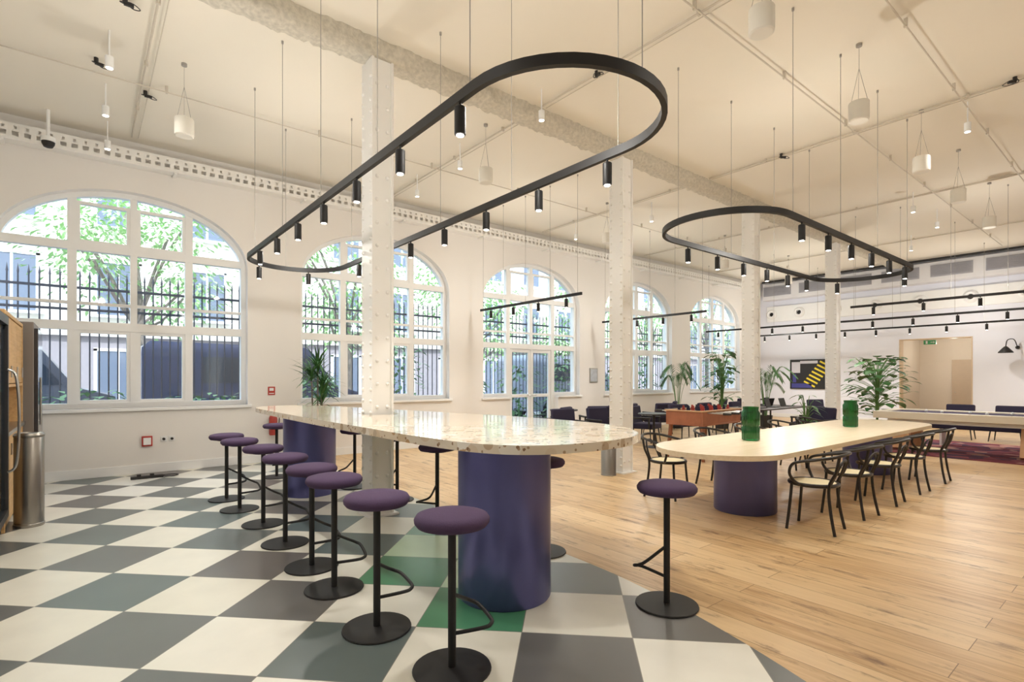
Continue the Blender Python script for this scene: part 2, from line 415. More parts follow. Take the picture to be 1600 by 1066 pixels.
# windows
def window(i, c):
    yw = Y1+.2
    ai, zsi, zti = WW/2-.075, ZSP, ZT-.075
    if i == 2:
        o = [(c-WW/2, ZS), (c-DW, ZS), (c-DW, 0.0), (c+DW, 0.0), (c+DW, ZS), (c+WW/2, ZS)]+arch(c, WW, ZS, ZSP, ZT)[2:]
        inn = [(c-WW/2+.08, ZS+.08), (c-DW+.06, ZS+.08), (c-DW+.06, 0.005), (c+DW-.06, 0.005), (c+DW-.06, ZS+.08), (c+WW/2-.08, ZS+.08)]+arch(c, WW-.15, ZS+.08, zsi, zti)[2:]
        fr = mk(plate([o, inn], .12, True), 'window_3', M_white, loc=(0, yw, 0))
    else:
        fr = mk(plate([arch(c, WW, ZS, ZSP, ZT), arch(c, WW-.15, ZS+.08, zsi, zti)], .12, True), 'window_%d' % (i+1), M_white, loc=(0, yw, 0))
    struct(fr, 'white arched multi-pane window with mullions')
    def top(x): return zsi+(zti-zsi)*sqrt(max(0, 1-(x/ai)**2))
    m = MB()
    for x, w in ((-.75, .11), (.75, .11), (0, .09)):
        z0 = 2.2 if (i == 2 and x == 0) else (0.005 if i == 2 else ZS+.04)
        m.bx(c+x-w/2, c+x+w/2, -.05, .05, z0, top(x)+.03)
    def hw(z): return ai if z <= zsi else ai*sqrt(max(0, 1-((z-zsi)/(zti-zsi))**2))
    for z, h, dd in ((3.47, .12, .056), (2.28, .13, .056), (2.62, .045, .03)):
        m.bx(c-hw(z)-.02, c+hw(z)+.02, -dd, dd, z-h/2, z+h/2)
    for a, b_ in ((-.70, -.045), (.045, .70)):
        for z0, z1 in ((3.53, min(top(.70), 4.15)),)+(() if i == 2 else ((ZS+.08, 2.215),)):
            w = .045
            m.bx(c+a, c+a+w, -.04, .04, z0, z1); m.bx(c+b_-w, c+b_, -.04, .04, z0, z1)
            m.bx(c+a+w, c+b_-w, -.04, .04, z0, z0+w); m.bx(c+a+w, c+b_-w, -.04, .04, z1-w, z1)
    m.obj('mullions', M_white, parent=fr)
    mk(plate([arch(c, WW-.15, ZS+.08, zsi, zti)], .012, True), 'glass', M_glass, parent=fr)
    if i != 2:
        struct(MB().bx(c-WW/2-.06, c+WW/2+.06, Y1-.05, Y1+.14, ZS-.05, ZS+.0).obj('trim_%d' % (i+2), M_white, bevel=.006), 'white window sill board')
    else:
        for k, (a, b_) in enumerate(((c-WW/2-.06, c-DW), (c+DW, c+WW/2+.06))):
            struct(MB().bx(a, b_, Y1-.05, Y1+.14, ZS-.05, ZS).obj('trim_%d' % (7+k), M_white, bevel=.006), 'white window sill board')
for i, c in enumerate(WC): window(i, c)
c = WC[2]
for k, (a, b_) in enumerate(((c-.69, c-.005), (c+.005, c+.69))):
    m = MB(); w = .08; y0, y1 = Y1+.17, Y1+.225
    m.bx(a, a+w, y0, y1, .01, 2.21); m.bx(b_-w, b_, y0, y1, .01, 2.21)
    for z in (.01, 1.0, 2.13): m.bx(a+w, b_-w, y0, y1, z, z+(.25 if z < .1 else .08))
    d = struct(m.obj('door_%d' % (3+k), M_white, bevel=.004), 'white glazed french door leaf')
    MB().bx(a+w, b_-w, Y1+.19, Y1+.2, .26, 2.13).obj('glass', M_glass, parent=d)
    hx = b_-.04 if k == 0 else a+.04
    MB().cyl((hx, y0, 1.05), (hx, y0-.05, 1.05), .01).cyl((hx, y0-.05, 1.05), (hx+(-.11 if k == 0 else .11), y0-.05, 1.05), .009).obj('door_handle', M_steel, parent=d)

# ------------------------------------------------------------------ columns and beams
CX = [2.52, 6.65, 10.8, 15.05]; CY = 5.5
m = MB(); ht = 4.95
m.bx(-.10, .10, -.115, .115, 0, ht)
m.bx(-.125, -.10, -.135, .135, 0, ht); m.bx(.10, .125, -.135, .135, 0, ht)
RIV = [(.022, 0), (.019, .01), (.011, .017), (0, .02)]
def rivet(m, p, axis, sg):
    t = MB().lathe(RIV, 8)
    if axis == 'x': vs = [(p[0]+sg*z, p[1]+(x if sg > 0 else -x), p[2]+y) for x, y, z in t.v]
    else: vs = [(p[0]+(-x if sg > 0 else x), p[1]+sg*z, p[2]+y) for x, y, z in t.v]
    m.add(vs, t.f)
for z in [0.12+.125*k for k in range(38)]:
    for y in (-.1, .1): rivet(m, (-.125, y, z), 'x', -1); rivet(m, (.125, y, z), 'x', 1)
for z in [0.18+.25*k for k in range(19)]:
    for x in (-.06, .06): rivet(m, (x, -.115, z), 'y', -1); rivet(m, (x, .115, z), 'y', 1)
m.bx(-.17, .17, -.18, .18, 0, .02)
c0 = None
for i, x in enumerate(CX):
    if c0 is None:
        c0 = m.obj('column', M_steelwhite, loc=(x, CY, 0)); tag(c0, 'white painted riveted steel column', 'column', 'riveted columns')
    else:
        o = c0.copy(); COL.objects.link(o); o.location = (x, CY, 0)
def rough_beam(x0, x1, yc, w, z0, z1, amp=.02, step=.05):
    m = MB(); n = int((x1-x0)/step)
    per = [(-w/2, z1), (-w/2, z0+.1), (-w/2, z0+.04), (-w/2+.05, z0), (-w/6, z0-.01), (w/6, z0-.01), (w/2-.05, z0), (w/2, z0+.04), (w/2, z0+.1), (w/2, z1)]
    vs = []
    for i in range(n+1):
        for (y, z) in per:
            j = random.uniform(-amp, amp); vs.append((x0+i*step, yc+y+j, z+random.uniform(-amp, amp) if z < z1 else z1))
    k = len(per)
    fs = [(i*k+j, i*k+j+1, (i+1)*k+j+1, (i+1)*k+j) for i in range(n) for j in range(k-1)]
    m.add(vs, fs); return m
o = rough_beam(X0, X1-.5, CY, .29, 4.96, H, .018).obj('ceiling_beam', M_spray, sharp=80)
tag(o, 'rough plaster-sprayed beam running over the columns', 'beam')
hl = []
xx = X0+.2
while xx < X1-.8:
    hl.append([(xx, 4.80), (xx+.07, 4.80), (xx+.07, 4.86), (xx, 4.86)])
    hl.append([(xx+.02, 4.89), (xx+.05, 4.89), (xx+.05, 4.93), (xx+.02, 4.93)]); xx += .125
me = plate([[(X0+.05, 4.76), (X1-.6, 4.76), (X1-.6, 4.97), (X0+.05, 4.97)]]+hl, .012, True)
tr = mk(me, 'cable_tray', M_steelwhite, loc=(0, Y1-.2, 0)); tag(tr, 'long white perforated steel cable tray on brackets', 'cable tray')
b = MB(); b.bx(X0+.05, X1-.6, -.0, .198, 4.745, 4.76)
for k in range(11): b.bx(-.9+2*k, -.86+2*k, -.02, .2, 4.71, 4.745)
b.obj('tray_floor', M_steelwhite, parent=tr)

pipe = mat('conduit_paint', rgb(206, 198, 184), 0.5)
for x in (.55, 4.75, 8.85, 12.9, 16.9):
    for a, b_ in ((Y0+.05, CY-.22), (CY+.22, Y1-.3)):
        m = MB(); m.tube([(x, a, H-.035), (x, b_, H-.035)], .012, 8); m.tube([(x+.08, a, H-.03), (x+.08, b_, H-.03)], .006, 6)
        k = a+.4
        while k < b_: m.bx(x-.02, x+.02, k-.012, k+.012, H-.055, H); k += 1.3
        tag(m.obj('ceiling_conduit', pipe), 'thin painted conduit clipped under the ceiling', 'conduit', 'ceiling conduits')
for y in (7.9, 2.9, 0.6, 1.7):
    m = MB(); m.tube([(X0+.1, y, H-.075), (X1-1.2, y, H-.075)], .009, 8)
    k = X0+.5
    while k < X1-1.3: m.bx(k-.012, k+.012, y-.016, y+.016, H-.09, H); k += 1.9
    tag(m.obj('ceiling_conduit', pipe), 'thin painted conduit clipped under the ceiling', 'conduit', 'ceiling conduits')
jb = thing('cable_junction', 'small black cable junction with looped wire', 'cable junction', (.6, 8.2, H-.06), 0, 'black cable junctions')
MB().cyl((0, 0, .06), (0, 0, .01), .022, n=16).box((.03, 0, .0), (.08, .028, .028)).obj('housing', M_blackp, parent=jb)
MB().tube(catmull([(0, 0, .01), (.07, .05, .0), (.12, -.01, -.02), (.05, -.06, -.01), (-.04, -.01, 0), (.01, .05, .02)], 6), .005, 6).obj('cable_loop', M_blackp, parent=jb)
for k, (x, y) in enumerate(((.3, 6.3), (4.7, 1.6), (8.8, 1.2), (12.85, 1.3), (4.75, 4.3), (8.85, 4.0), (.1, 7.7), (12.9, 6.6))): dup(jb, (x, y, H-.06), k*1.1)

# ------------------------------------------------------------------ bar table
out = [(2.14, 2.30), (2.7, 2.24), (3.15, 2.45), (3.46, 2.95), (3.52, 3.6), (3.42, 4.4), (3.16, 5.5), (2.90, 6.5), (2.66, 7.4), (2.38, 7.93), (2.02, 7.98), (1.77, 7.65), (1.72, 6.6), (1.72, 5.2), (1.74, 4.0), (1.76, 3.2), (1.86, 2.6)]
outp = [(p.x-2.28, p.y-5.0) for p in catmull([(a, b, 0) for a, b in out], 6, True)]
hx, hy, hh = CX[0]-2.28, CY-5.0, .165
hole = [(hx-hh, hy-hh), (hx+hh, hy-hh), (hx+hh, hy+hh), (hx-hh, hy+hh)]
bt = thing('bar_table', 'high bar table with polished terrazzo top on indigo drums', 'table', (2.28, 5.0, 0))
mk(plate([outp, hole], .055), 'table_top', M_terr, parent=bt, loc=(0, 0, 1.0725))
for y in (2.92, 7.03):
    MB().lathe([(.315, 0), (.322, .012), (.322, 1.035), (.31, 1.0449)], 64).obj('pedestal', M_drum, parent=bt, loc=(0.0, y-5, 0))

st = thing('bar_stool', 'backless bar stool with plum fabric seat and black stem', 'stool', (1.47, 2.32, 0), 0, 'bar stools around the terrazzo table')
MB().lathe([(0, .735), (.14, .735), (.178, .742), (.192, .76), (.194, .778), (.182, .797), (.15, .806), (.08, .811), (0, .812)], 40).obj('seat', M_purple, parent=st, sharp=80)
MB().lathe([(.2, 0), (.203, .005), (.2, .012), (.03, .018), (0, .018)], 40).obj('base', M_black, parent=st)
MB().cyl((0, 0, .015), (0, 0, .737), .021, n=20).lathe([(.10, .725), (.10, .736), (0, .736)], 24).obj('stem', M_black, parent=st)
fp = catmull([(0, 0, .39), (.03, .015, .37), (.13, .085, .305), (.175, .09, .28), (.205, .055, .262), (.205, -.06, .225), (.18, -.09, .213), (.14, -.085, .205), (.03, -.02, .188), (0, 0, .185)], 5)
MB().tube(fp, .0105, 10).obj('footrest', M_black, parent=st)
for x, y, r in ((1.36, 2.98, .1), (1.38, 3.73, -.1), (1.40, 4.27, .05), (1.41, 5.02, 0), (1.42, 5.82, .1), (1.37, 6.64, 0), (1.36, 7.3, 0),
                (2.99, 2.09, 2.2), (3.07, 3.40, 3.1), (2.86, 4.80, 3.2), (2.98, 5.95, 3.1), (2.88, 7.02, 3.1), (2.25, 8.45, -1.6)):
    dup(st, (x, y, 0), r)

# ------------------------------------------------------------------ dining table
dt = thing('dining_table', 'long pale oak table with rounded ends on indigo drums', 'table', (7.8, 3.05, 0))
mk(plate([[(p.x, p.y) for p in stadium((-2.45, 0), (2.5, 0), .68)]], .05), 'table_top', M_topwood, parent=dt, loc=(0, 0, .725))
for x in (-1.95, 1.9):
    MB().lathe([(.325, 0), (.332, .012), (.332, .69), (.32, .6999)], 64).obj('pedestal', M_drum, parent=dt, loc=(x, 0, 0))
v = thing('vase', 'translucent emerald ribbed glass vase on the oak table', 'vase', (6.2, 3.16, .7505), 0, 'green glass vases')
MB().lathe([(0, .0), (.085, .0), (.098, .012), (.098, .15), (.086, .17), (.098, .19), (.1, .33), (.082, .36), (.088, .40), (.082, .40), (.076, .36), (.094, .33), (.092, .19), (.08, .17), (.092, .15), (.09, .03), (0, .025)], 96, rib=.03, ribn=16).obj('vase_body', M_green, parent=v, sharp=60)
dup(v, (9.07, 3.07, .7505))

ch = thing('dining_armchair', 'black bentwood armchair with pale woven cane seat', 'chair', (5.65, 2.24, 0), .12, 'bentwood armchairs at the oak table')
MB().lathe([(0, .452), (.15, .452), (.2, .458), (.2, .466), (.1, .462), (0, .46)], 32).obj('seat', M_cane, parent=ch)
MB().tube([(.212*cos(a), .212*sin(a), .455) for a in [2*pi*i/32 for i in range(32)]], .019, 8, True).obj('seat_frame', M_darkwood, parent=ch)
for sx in (-1, 1):
    MB().tube(catmull([(sx*.165, .15, .455), (sx*.175, .165, .25), (sx*.19, .19, 0)], 5), .0145, 8).obj('leg', M_darkwood, parent=ch)
    MB().tube(catmull([(sx*.165, -.265, .76), (sx*.165, -.235, .6), (sx*.16, -.175, .45), (sx*.168, -.19, .22), (sx*.185, -.23, 0)], 5), .0145, 8).obj('leg', M_darkwood, parent=ch)
    MB().tube(catmull([(sx*.20, .05, .45), (sx*.275, .10, .50), (sx*.305, .13, .58), (sx*.30, .10, .665), (sx*.29, 0, .70)], 6), .014, 8).obj('armrest', M_darkwood, parent=ch)
MB().tube(catmull([(-.29, 0, .70), (-.285, -.1, .72), (-.235, -.22, .745), (-.13, -.285, .765), (0, -.305, .77), (.13, -.285, .765), (.235, -.22, .745), (.285, -.1, .72), (.29, 0, .70)], 6), .0155, 8).obj('top_rail', M_darkwood, parent=ch)
MB().tube(catmull([(-.12, -.175, .46), (-.11, -.225, .58), (-.07, -.262, .68), (0, -.275, .70), (.07, -.262, .68), (.11, -.225, .58), (.12, -.175, .46)], 6), .012, 8).obj('back_hoop', M_darkwood, parent=ch)
for x, r in ((6.55, -.06), (7.5, .05), (8.5, -.04), (9.6, .05)): dup(ch, (x, 2.24, 0), r)
for x, r in ((5.72, .15), (6.9, -.05), (8.0, .05), (9.1, 0), (10.2, .06)): dup(ch, (x, 3.98, 0), pi+r)

# ------------------------------------------------------------------ track lights, pendants, downlights and added fill points
SPm = MB().lathe([(.031, -.185), (.033, -.18), (.033, -.03), (.028, -.025), (.008, -.02), (.008, 0)], 24)
LC = (1, .955, .885)
LS = 0.88
def lamp(kind, loc, energy, size=.03, color=LC, angle=85, blend=.7):
    ld = bpy.data.lights.new('lamp', kind); ld.energy = energy*LS; ld.color = color; ld.shadow_soft_size = size
    if kind == 'SPOT': ld.spot_size = radians(angle); ld.spot_blend = blend
    o = bpy.data.objects.new('spot_or_fill_light', ld); COL.objects.link(o); o.location = loc; return o  # makes the fixture spots and the added fill points alike
def add_spots(root, rl, pts, energy):
    first = None
    for i, p in enumerate(pts):
        if first is None:
            s = SPm.obj('spotlight', M_black, parent=root, loc=p); first = s
            MB().cyl((0, 0, -.186), (0, 0, -.19), .022, n=20).obj('lens', M_emit, parent=s)
        else:
            s = first.copy(); COL.objects.link(s); s.location = p; s.parent = root
            l = first.children[0].copy(); COL.objects.link(l); l.parent = s
        if energy and i % 2 == 0: lamp('SPOT', (rl[0]+p[0], rl[1]+p[1], rl[2]+p[2]-.21), energy*2)
def wires(root, pts, z0):
    w = None
    for p in pts:
        if w is None: w = MB().cyl((0, 0, 0), (0, 0, H-z0-.012), .0032, n=6).cyl((0, 0, H-z0-.03), (0, 0, H-z0), .012, n=8).obj('suspension_wire', M_wire, parent=root, loc=p)
        else:
            k = w.copy(); COL.objects.link(k); k.location = p; k.parent = root
ZR = 3.1
def oval(lab, c, c0, c1, r):
    root = thing('track_light', lab, 'track light', (c[0], c[1], ZR))
    MB().rail(stadium(c0, c1, r, 24), .034, .06).obj('track_rail', M_black, parent=root)
    return root
o1 = oval('black oval suspended track light above the terrazzo bar', (2.30, 4.95), (0, -2.56), (0, 2.58), .63)
ys = [-2.4+.74*k for k in range(7)]
pts = [(-.63, y, -.03) for y in ys]+[(.63, y, -.03) for y in ys]+[(-.4, 3.06, -.03), (.3, 3.13, -.03)]
add_spots(o1, (2.30, 4.95, ZR), pts, 32)
wires(o1, [(sx*.63, y, .03) for sx in (-1, 1) for y in (-2.5, -1.3, -.1, 1.1, 2.3)]+[(0, -3.19, .03), (0, 3.21, .03)], ZR+.03)
o2 = oval('black oval suspended track light above the oak table', (7.25, 3.0), (-1.88, 0), (1.95, 0), .65)
xs = [-1.6+.66*k for k in range(6)]
pts = [(x, -.65, -.03) for x in xs]+[(x, .65, -.03) for x in xs]+[(2.4, -.46, -.03), (2.4, .46, -.03)]
add_spots(o2, (7.25, 3.0, ZR), pts, 28)
wires(o2, [(x, sy*.65, .03) for sy in (-1, 1) for x in (-1.8, -.6, .6, 1.8)], ZR+.03)
def line_track(x, y0, y1, z, en, sp, nl=2):
    root = thing('linear_track_light', 'straight black suspended track light with small spots', 'track light', (x, (y0+y1)/2, z), 0, 'straight track lights')
    L = y1-y0
    MB().box((0, 0, 0), (.034, L, .05)).obj('track_rail', M_black, parent=root)
    n = max(2, int(L/sp)); pts = [(0, -L/2+L*(k+.5)/n, -.025) for k in range(n)]
    add_spots(root, (x, (y0+y1)/2, z), pts, 0)
    for k in range(nl):
        q = pts[int((k+.5)*n/nl)]; lamp('SPOT', (x, (y0+y1)/2+q[1], z-.24), en, angle=130)
    wires(root, [(0, -L/2+.1+(L-.2)*k/4, .025) for k in range(5)], z+.025)
line_track(6.9, 6.6, 9.7, 3.0, 70, .75, 1)
line_track(10.95, 6.6, 9.7, 3.0, 70, .75, 1)
line_track(15.9, 1.0, 9.6, 3.0, 88, .85, 3)
line_track(19.0, 1.0, 9.6, 3.0, 105, .85, 3)
line_track(13.6, 1.0, 4.6, 3.1, 65, .85, 1)

pn = thing('pendant_speaker', 'white cylindrical pendant hung on three thin wires', 'pendant', (4.3, 2.1, 4.3), 0, 'white cylindrical pendants')
MB().lathe([(.085, 0), (.098, .01), (.1, .03), (.1, .2), (.094, .21), (0, .21)], 32).obj('housing', M_offwhite, parent=pn)
m = MB()
for k in range(3):
    a = 2*pi*k/3+.4; m.cyl((.085*cos(a), .085*sin(a), .21), (0, 0, .58), .0022, n=5)
m.cyl((0, 0, .58), (0, 0, H-4.3), .0022, n=5); m.cyl((0, 0, H-4.3-.03), (0, 0, H-4.3), .03, n=12)
m.obj('suspension_wire', M_wire, parent=pn)
for p in ((6.6, 2.15), (8.9, 2.15), (10.9, 2.15), (13.2, 2.15), (.9, 7.2), (4.5, 6.2), (8.5, 7.4), (12.8, 7.2), (16.4, 7.2)): dup(pn, (p[0], p[1], 4.3))
dl = thing('ceiling_downlight', 'small white cylindrical downlight on a short stem', 'ceiling light', (.2, 7.0, 4.75), 0, 'small ceiling downlights')
MB().lathe([(.033, .0), (.038, .004), (.038, .12), (.008, .13), (.008, H-4.75)], 20).obj('housing', M_white, parent=dl)
MB().cyl((0, 0, .0), (0, 0, -.003), .03, n=20).obj('lens', M_emit, parent=dl)
DL = [(.2, 7.0), (.2, 8.3), (.25, 9.5), (4.5, 5.0), (4.55, 6.95), (4.65, 8.5), (9.1, 1.7), (9.2, 6.8), (12.7, 3.2), (14.4, 3.2), (9.0, 8.8), (13.0, 8.4), (16.5, 4.2), (4.5, .8), (.2, 3.0)]
for p in DL[1:]: dup(dl, (p[0], p[1], 4.75))
for p in DL[:1]+DL[3:]: lamp('SPOT', (p[0], p[1], 4.72), 60, .05, LC, 155, .8)
for p in ((2.30, 2.7), (2.30, 7.2), (6.9, 8.2), (10.9, 8.2), (7.2, 3.0), (13.6, 2.4), (15.9, 6.5), (19, 3.5), (.3, 5.2), (5.0, -1.5), (10.5, -1.5), (18.5, 8.5)):
    lamp('POINT', (p[0], p[1], 3.25), 62, .04, LC)  # unseen fill points added to brighten the ceiling and walls
lamp('POINT', (X1+1.2, 4.4, 2.6), 24, .05, (1, .95, .86))  # fill point added to brighten the passage, has no fitting

# ------------------------------------------------------------------ far wall ducts
dk = MB(); dk.bx(X1-.45, X1-.0005, -2, Y1-.3, 4.42, 5.02)
tag(dk.obj('air_duct', mat('duct_paint', rgb(226, 226, 230), .5, var=.02), bevel=.01), 'white rectangular air duct along the far wall', 'duct')
g0 = None
for k in range(8):
    y = .3+1.28*k
    if g0 is None:
        m = MB(); w, h = 1.0, .36
        m.bx(-.02, 0, -w/2, w/2, -h/2, h/2)
        for q in range(10): m.box((-.03, 0, -h/2+.035+q*.032), (.02, w-.06, .013))
        g0 = m.obj('vent_grille', M_grille, loc=(X1-.451, y, 4.74)); tag(g0, 'grey louvred vent grille on the air duct', 'vent', 'vent grilles')
    else:
        o = g0.copy(); COL.objects.link(o); o.location = (X1-.451, y, 4.74)
tag(MB().bx(X1-.12, X1-.0005, -2, Y1-.3, 3.62, 4.2).obj('duct_boxing', M_white, bevel=.01), 'white boxed bulkhead holding round air nozzles', 'bulkhead')
nz = thing('air_nozzle', 'round white air nozzle with dark centre', 'vent', (X1-.121, 3.75, 3.9), 0, 'round air nozzles')
me = MB().lathe([(.08, 0), (.19, .0), (.185, .05), (.13, .11), (.085, .09), (.075, .0)], 28); me.v = [(-z, x, y) for x, y, z in me.v]
me.obj('nozzle_ring', M_white, parent=nz)
me = MB().lathe([(.0, .05), (.035, .05), (.035, .07), (.0, .075)], 20).lathe([(0, .012), (.075, .012), (.075, .014), (0, .014)], 24); me.v = [(-z, x, y) for x, y, z in me.v]
me.obj('nozzle_core', M_blackp, parent=nz)
for y in (9.6, 8.6, 7.4, 6.2, 4.97, 2.55, 1.35): dup(nz, (X1-.121, y, 3.9))
m = MB().tube([(X1-.6, -2, H-.07), (X1-.6, Y1-.35, H-.07)], .03, 8)
tag(m.obj('black_pipe', M_black), 'black pipe running below the ceiling', 'pipe')

# ------------------------------------------------------------------ wall bits
p = thing('painting', 'abstract canvas with yellow and blue shapes on black', 'painting', (X1-.0005, 8.31, 1.62))
m = MB(); m.box((-.02, 0, 0), (.04, 1.32, 1.08))
m.cm = 1
for k in range(7): m.box((-.041, -.02-.09*k, -.36+.12*k), (.004, .42, .06), Matrix.Rotation(.5, 3, 'X'))
m.cm = 2; m.box((-.041, .25, -.42), (.004, .7, .16)); m.box((-.041, .5, -.15), (.004, .12, .3))
m.cm = 3; m.box((-.041, .45, .25), (.004, .3, .4)); m.box((-.041, .0, .44), (.004, .6, .1))
m.obj('canvas', [M_blackp, mat('yellow_paint', rgb(236, 214, 60), .6), mat('blue_paint', rgb(70, 70, 140), .6), mat('grey_paint', rgb(210, 208, 216), .6)], parent=p)
p = thing('picture_frame', 'small framed notice in a pale frame', 'picture', (11.02, Y1-.001, 1.56))
MB().box((0, -.012, 0), (.32, .022, .40)).obj('frame', M_steel, parent=p, bevel=.003)
MB().box((0, -.0245, 0), (.26, .002, .34)).obj('print', mat('print_grey', rgb(190, 196, 204), .6, var=.25, scale=14), parent=p)
w = thing('wall_lamp', 'black swing-arm wall lamp with cone shade', 'lamp', (X1-.001, 2.75, 2.35))
MB().cyl((0, 0, 0), (-.03, 0, 0), .05, n=20).obj('wall_plate', M_black, parent=w)
MB().tube(catmull([(-.03, 0, 0), (-.2, .05, .22), (-.45, .15, .2), (-.5, .18, .02)], 6), .012, 8).obj('arm', M_black, parent=w)
MB().lathe([(.17, -.18), (.16, -.15), (.06, -.03), (.03, .0), (0, .01)], 28, (-.5, .18, .02)).obj('lamp_shade', M_black, parent=w)
s = thing('exit_sign', 'green emergency exit sign with white pictogram', 'sign', (X1+.4, 4.85, 2.70))
m = MB(); m.box((0, 0, -.08), (.04, .32, .13)); m.cm = 1
m.box((-.022, .08, -.08), (.003, .05, .09)); m.box((-.022, -.07, -.08), (.003, .1, .016)); m.box((-.022, -.11, -.068), (.003, .05, .014), Matrix.Rotation(.8, 3, 'X')); m.box((-.022, -.11, -.092), (.003, .05, .014), Matrix.Rotation(-.8, 3, 'X'))
m.box((0, 0, .09), (.01, .01, .22))
m.obj('sign_box', [mat('exit_green', rgb(60, 160, 100), .4), M_white], parent=s)
e = thing('fire_extinguisher', 'red fire extinguisher hanging on the wall', 'fire extinguisher', (2.60, Y1-.11, .48))
MB().lathe([(.0, 0), (.06, 0), (.068, .02), (.068, .3), (.05, .35), (.022, .38), (.022, .41), (0, .41)], 24).obj('cylinder', M_red, parent=e)
MB().box((0, 0, .43), (.03, .03, .04)).tube(catmull([(0, -.02, .43), (.06, -.05, .42), (.09, -.05, .3), (.08, -.04, .12)], 6), .008, 8).box((.02, 0, .455), (.1, .018, .012)).obj('valve_and_hose', M_blackp, parent=e)
MB().box((0, .07, .25), (.05, .08, .06)).obj('bracket', M_blackp, parent=e)
def sign(loc, w, h, label):
    s = MB(); s.box((0, -.004, 0), (w, .007, h)); s.cm = 1
    s.box((0, -.0085, h*.18), (w*.6, .002, h*.34)); s.box((0, -.0085, -h*.3), (w*.7, .002, h*.08))
    o = s.obj('safety_sign', [M_red, M_white], loc=loc); tag(o, label, 'sign')
sign((2.60, Y1-.0005, 1.26), .12, .15, 'small red and white fire safety sign')
b = thing('alarm_box', 'red fire alarm call point with white front', 'alarm', (.76, Y1, .50))
MB().box((0, -.02, 0), (.14, .04, .16)).obj('housing', M_red, parent=b, bevel=.005)
MB().box((0, -.045, .0), (.10, .01, .11)).obj('front_plate', M_white, parent=b)
for k in range(2):
    b = thing('wall_socket', 'white wall socket with black plug', 'socket', (.98+.11*k, Y1-.0005, .52), 0, 'wall sockets')
    MB().box((0, -.006, 0), (.085, .01, .085)).obj('plate', M_white, parent=b, bevel=.003)
    MB().cyl((0, -.011, 0), (0, -.05, 0), .02, n=16).obj('plug', M_blackp, parent=b)
m = MB().box((0, 0, .02), (.4, .07, .038)).tube(catmull([(.2, 0, .015), (.32, -.08, .012), (.4, .05, .012), (.28, .12, .012), (.12, .09, .012), (-.02, .12, .012)], 6), .008, 6)
m.box((-.1, -.0, .05), (.05, .05, .03)).box((.06, 0, .05), (.05, .05, .03))
tag(m.obj('power_strip', M_blackp, loc=(.72, Y1-.55, 0.001)), 'black power strip with coiled cable on the floor', 'power strip')
m = thing('dome_camera', 'black ceiling dome security camera on white mount', 'camera', (-.39, 9.6, H))
MB().cyl((0, 0, 0), (0, 0, -.4), .02, n=16).cyl((0, 0, -.38), (0, 0, -.44), .08, n=24).obj('mount', M_white, parent=m)
MB().lathe([(.072, -.44), (.07, -.47), (.05, -.51), (0, -.525)], 24).obj('dome', M_black, parent=m)

# ------------------------------------------------------------------ coolers, cabinet, bins
M_char = mat('charcoal_metal', rgb(58, 56, 56), .4)
cl = thing('drinks_cooler', 'tall glass-door drinks cooler with black frame', 'fridge', (-.9, 6.52, 0))
m = MB(); m.bx(-.33, .27, -.5, .5, .0, .16); m.bx(-.33, -.28, -.5, .5, .16, 2.1); m.bx(-.28, .27, -.5, -.46, .16, 2.1); m.bx(-.28, .27, .46, .5, .16, 2.1); m.bx(-.33, .27, -.5, .5, 2.1, 2.14)
for z in (.55, .95, 1.35, 1.75): m.bx(-.28, .22, -.46, .46, z, z+.012)
m.obj('body', M_grille, parent=cl, bevel=.004)
for k in range(5): MB().box((.275, 0, .03+.021*k), (.01, .9, .009)).obj('vent_slat', M_blackp, parent=cl)
dd = MB(); dd.bx(.28, .33, -.49, -.43, .17, 2.08); dd.bx(.28, .33, .43, .49, .17, 2.08); dd.bx(.28, .33, -.43, .43, .17, .24); dd.bx(.28, .33, -.43, .43, 2.0, 2.08)
dr = dd.obj('door', M_char, parent=cl)
MB().bx(.30, .31, -.43, .43, .24, 2.0).obj('glass', M_glass, parent=dr)
MB().tube(catmull([(.33, .4, .6), (.39, .4, .68), (.41, .4, 1.1), (.39, .4, 1.5), (.33, .4, 1.58)], 5), .012, 8).obj('handle', M_steel, parent=dr)
wc = thing('oak_cabinet', 'tall oak cabinet with steel counter niche', 'cabinet', (-.9, 8.05, 0))
m = MB(); m.bx(-.33, .30, -1.02, -.98, 0, 2.16); m.bx(-.33, .30, .85, .89, 0, 2.16); m.bx(-.33, -.3, -.98, .85, 0, 2.16); m.bx(-.33, .3, -.98, .85, 2.12, 2.16); m.bx(-.3, .3, -.98, .85, 1.40, 1.43)
m.obj('carcass', M_oakpanel, parent=wc, bevel=.003)
MB().bx(-.3, .32, -.97, .84, .92, .96).obj('worktop', M_steel, parent=wc)
for k in range(3):
    for z0, z1 in ((.03, .90), (1.44, 2.11)):
        q = MB().bx(.27, .295, -.97+.605*k, -.375+.605*k, z0, z1).obj('door', M_oakpanel, parent=wc, bevel=.003)
        MB().cyl((0.0, 0, -.06), (0.0, 0, .06), .007, n=8).obj('handle', M_steel, parent=q, loc=(.302, -.42+.605*k, z0+.12 if z0 > 1 else z1-.15))
ck = thing('drinks_cooler', 'tall dark-framed drinks cooler with glass door', 'fridge', (-.8, 9.42, 0))
m = MB(); m.bx(-.35, .30, -.44, .42, 0, 2.2); m.obj('body', mat('warm_grey_metal', rgb(128, 120, 114), .4), parent=ck, bevel=.01)
q = MB().bx(.301, .34, -.43, .41, .14, 2.12).obj('door', mat('dark_glass', rgb(66, 64, 66), .12), parent=ck, bevel=.006)
MB().cyl((.36, -.38, .9), (.36, -.38, 1.5), .012, n=8).cyl((.34, -.38, .95), (.36, -.38, .95), .008, n=8).cyl((.34, -.38, 1.45), (.36, -.38, 1.45), .008, n=8).obj('handle', M_steel, parent=q)
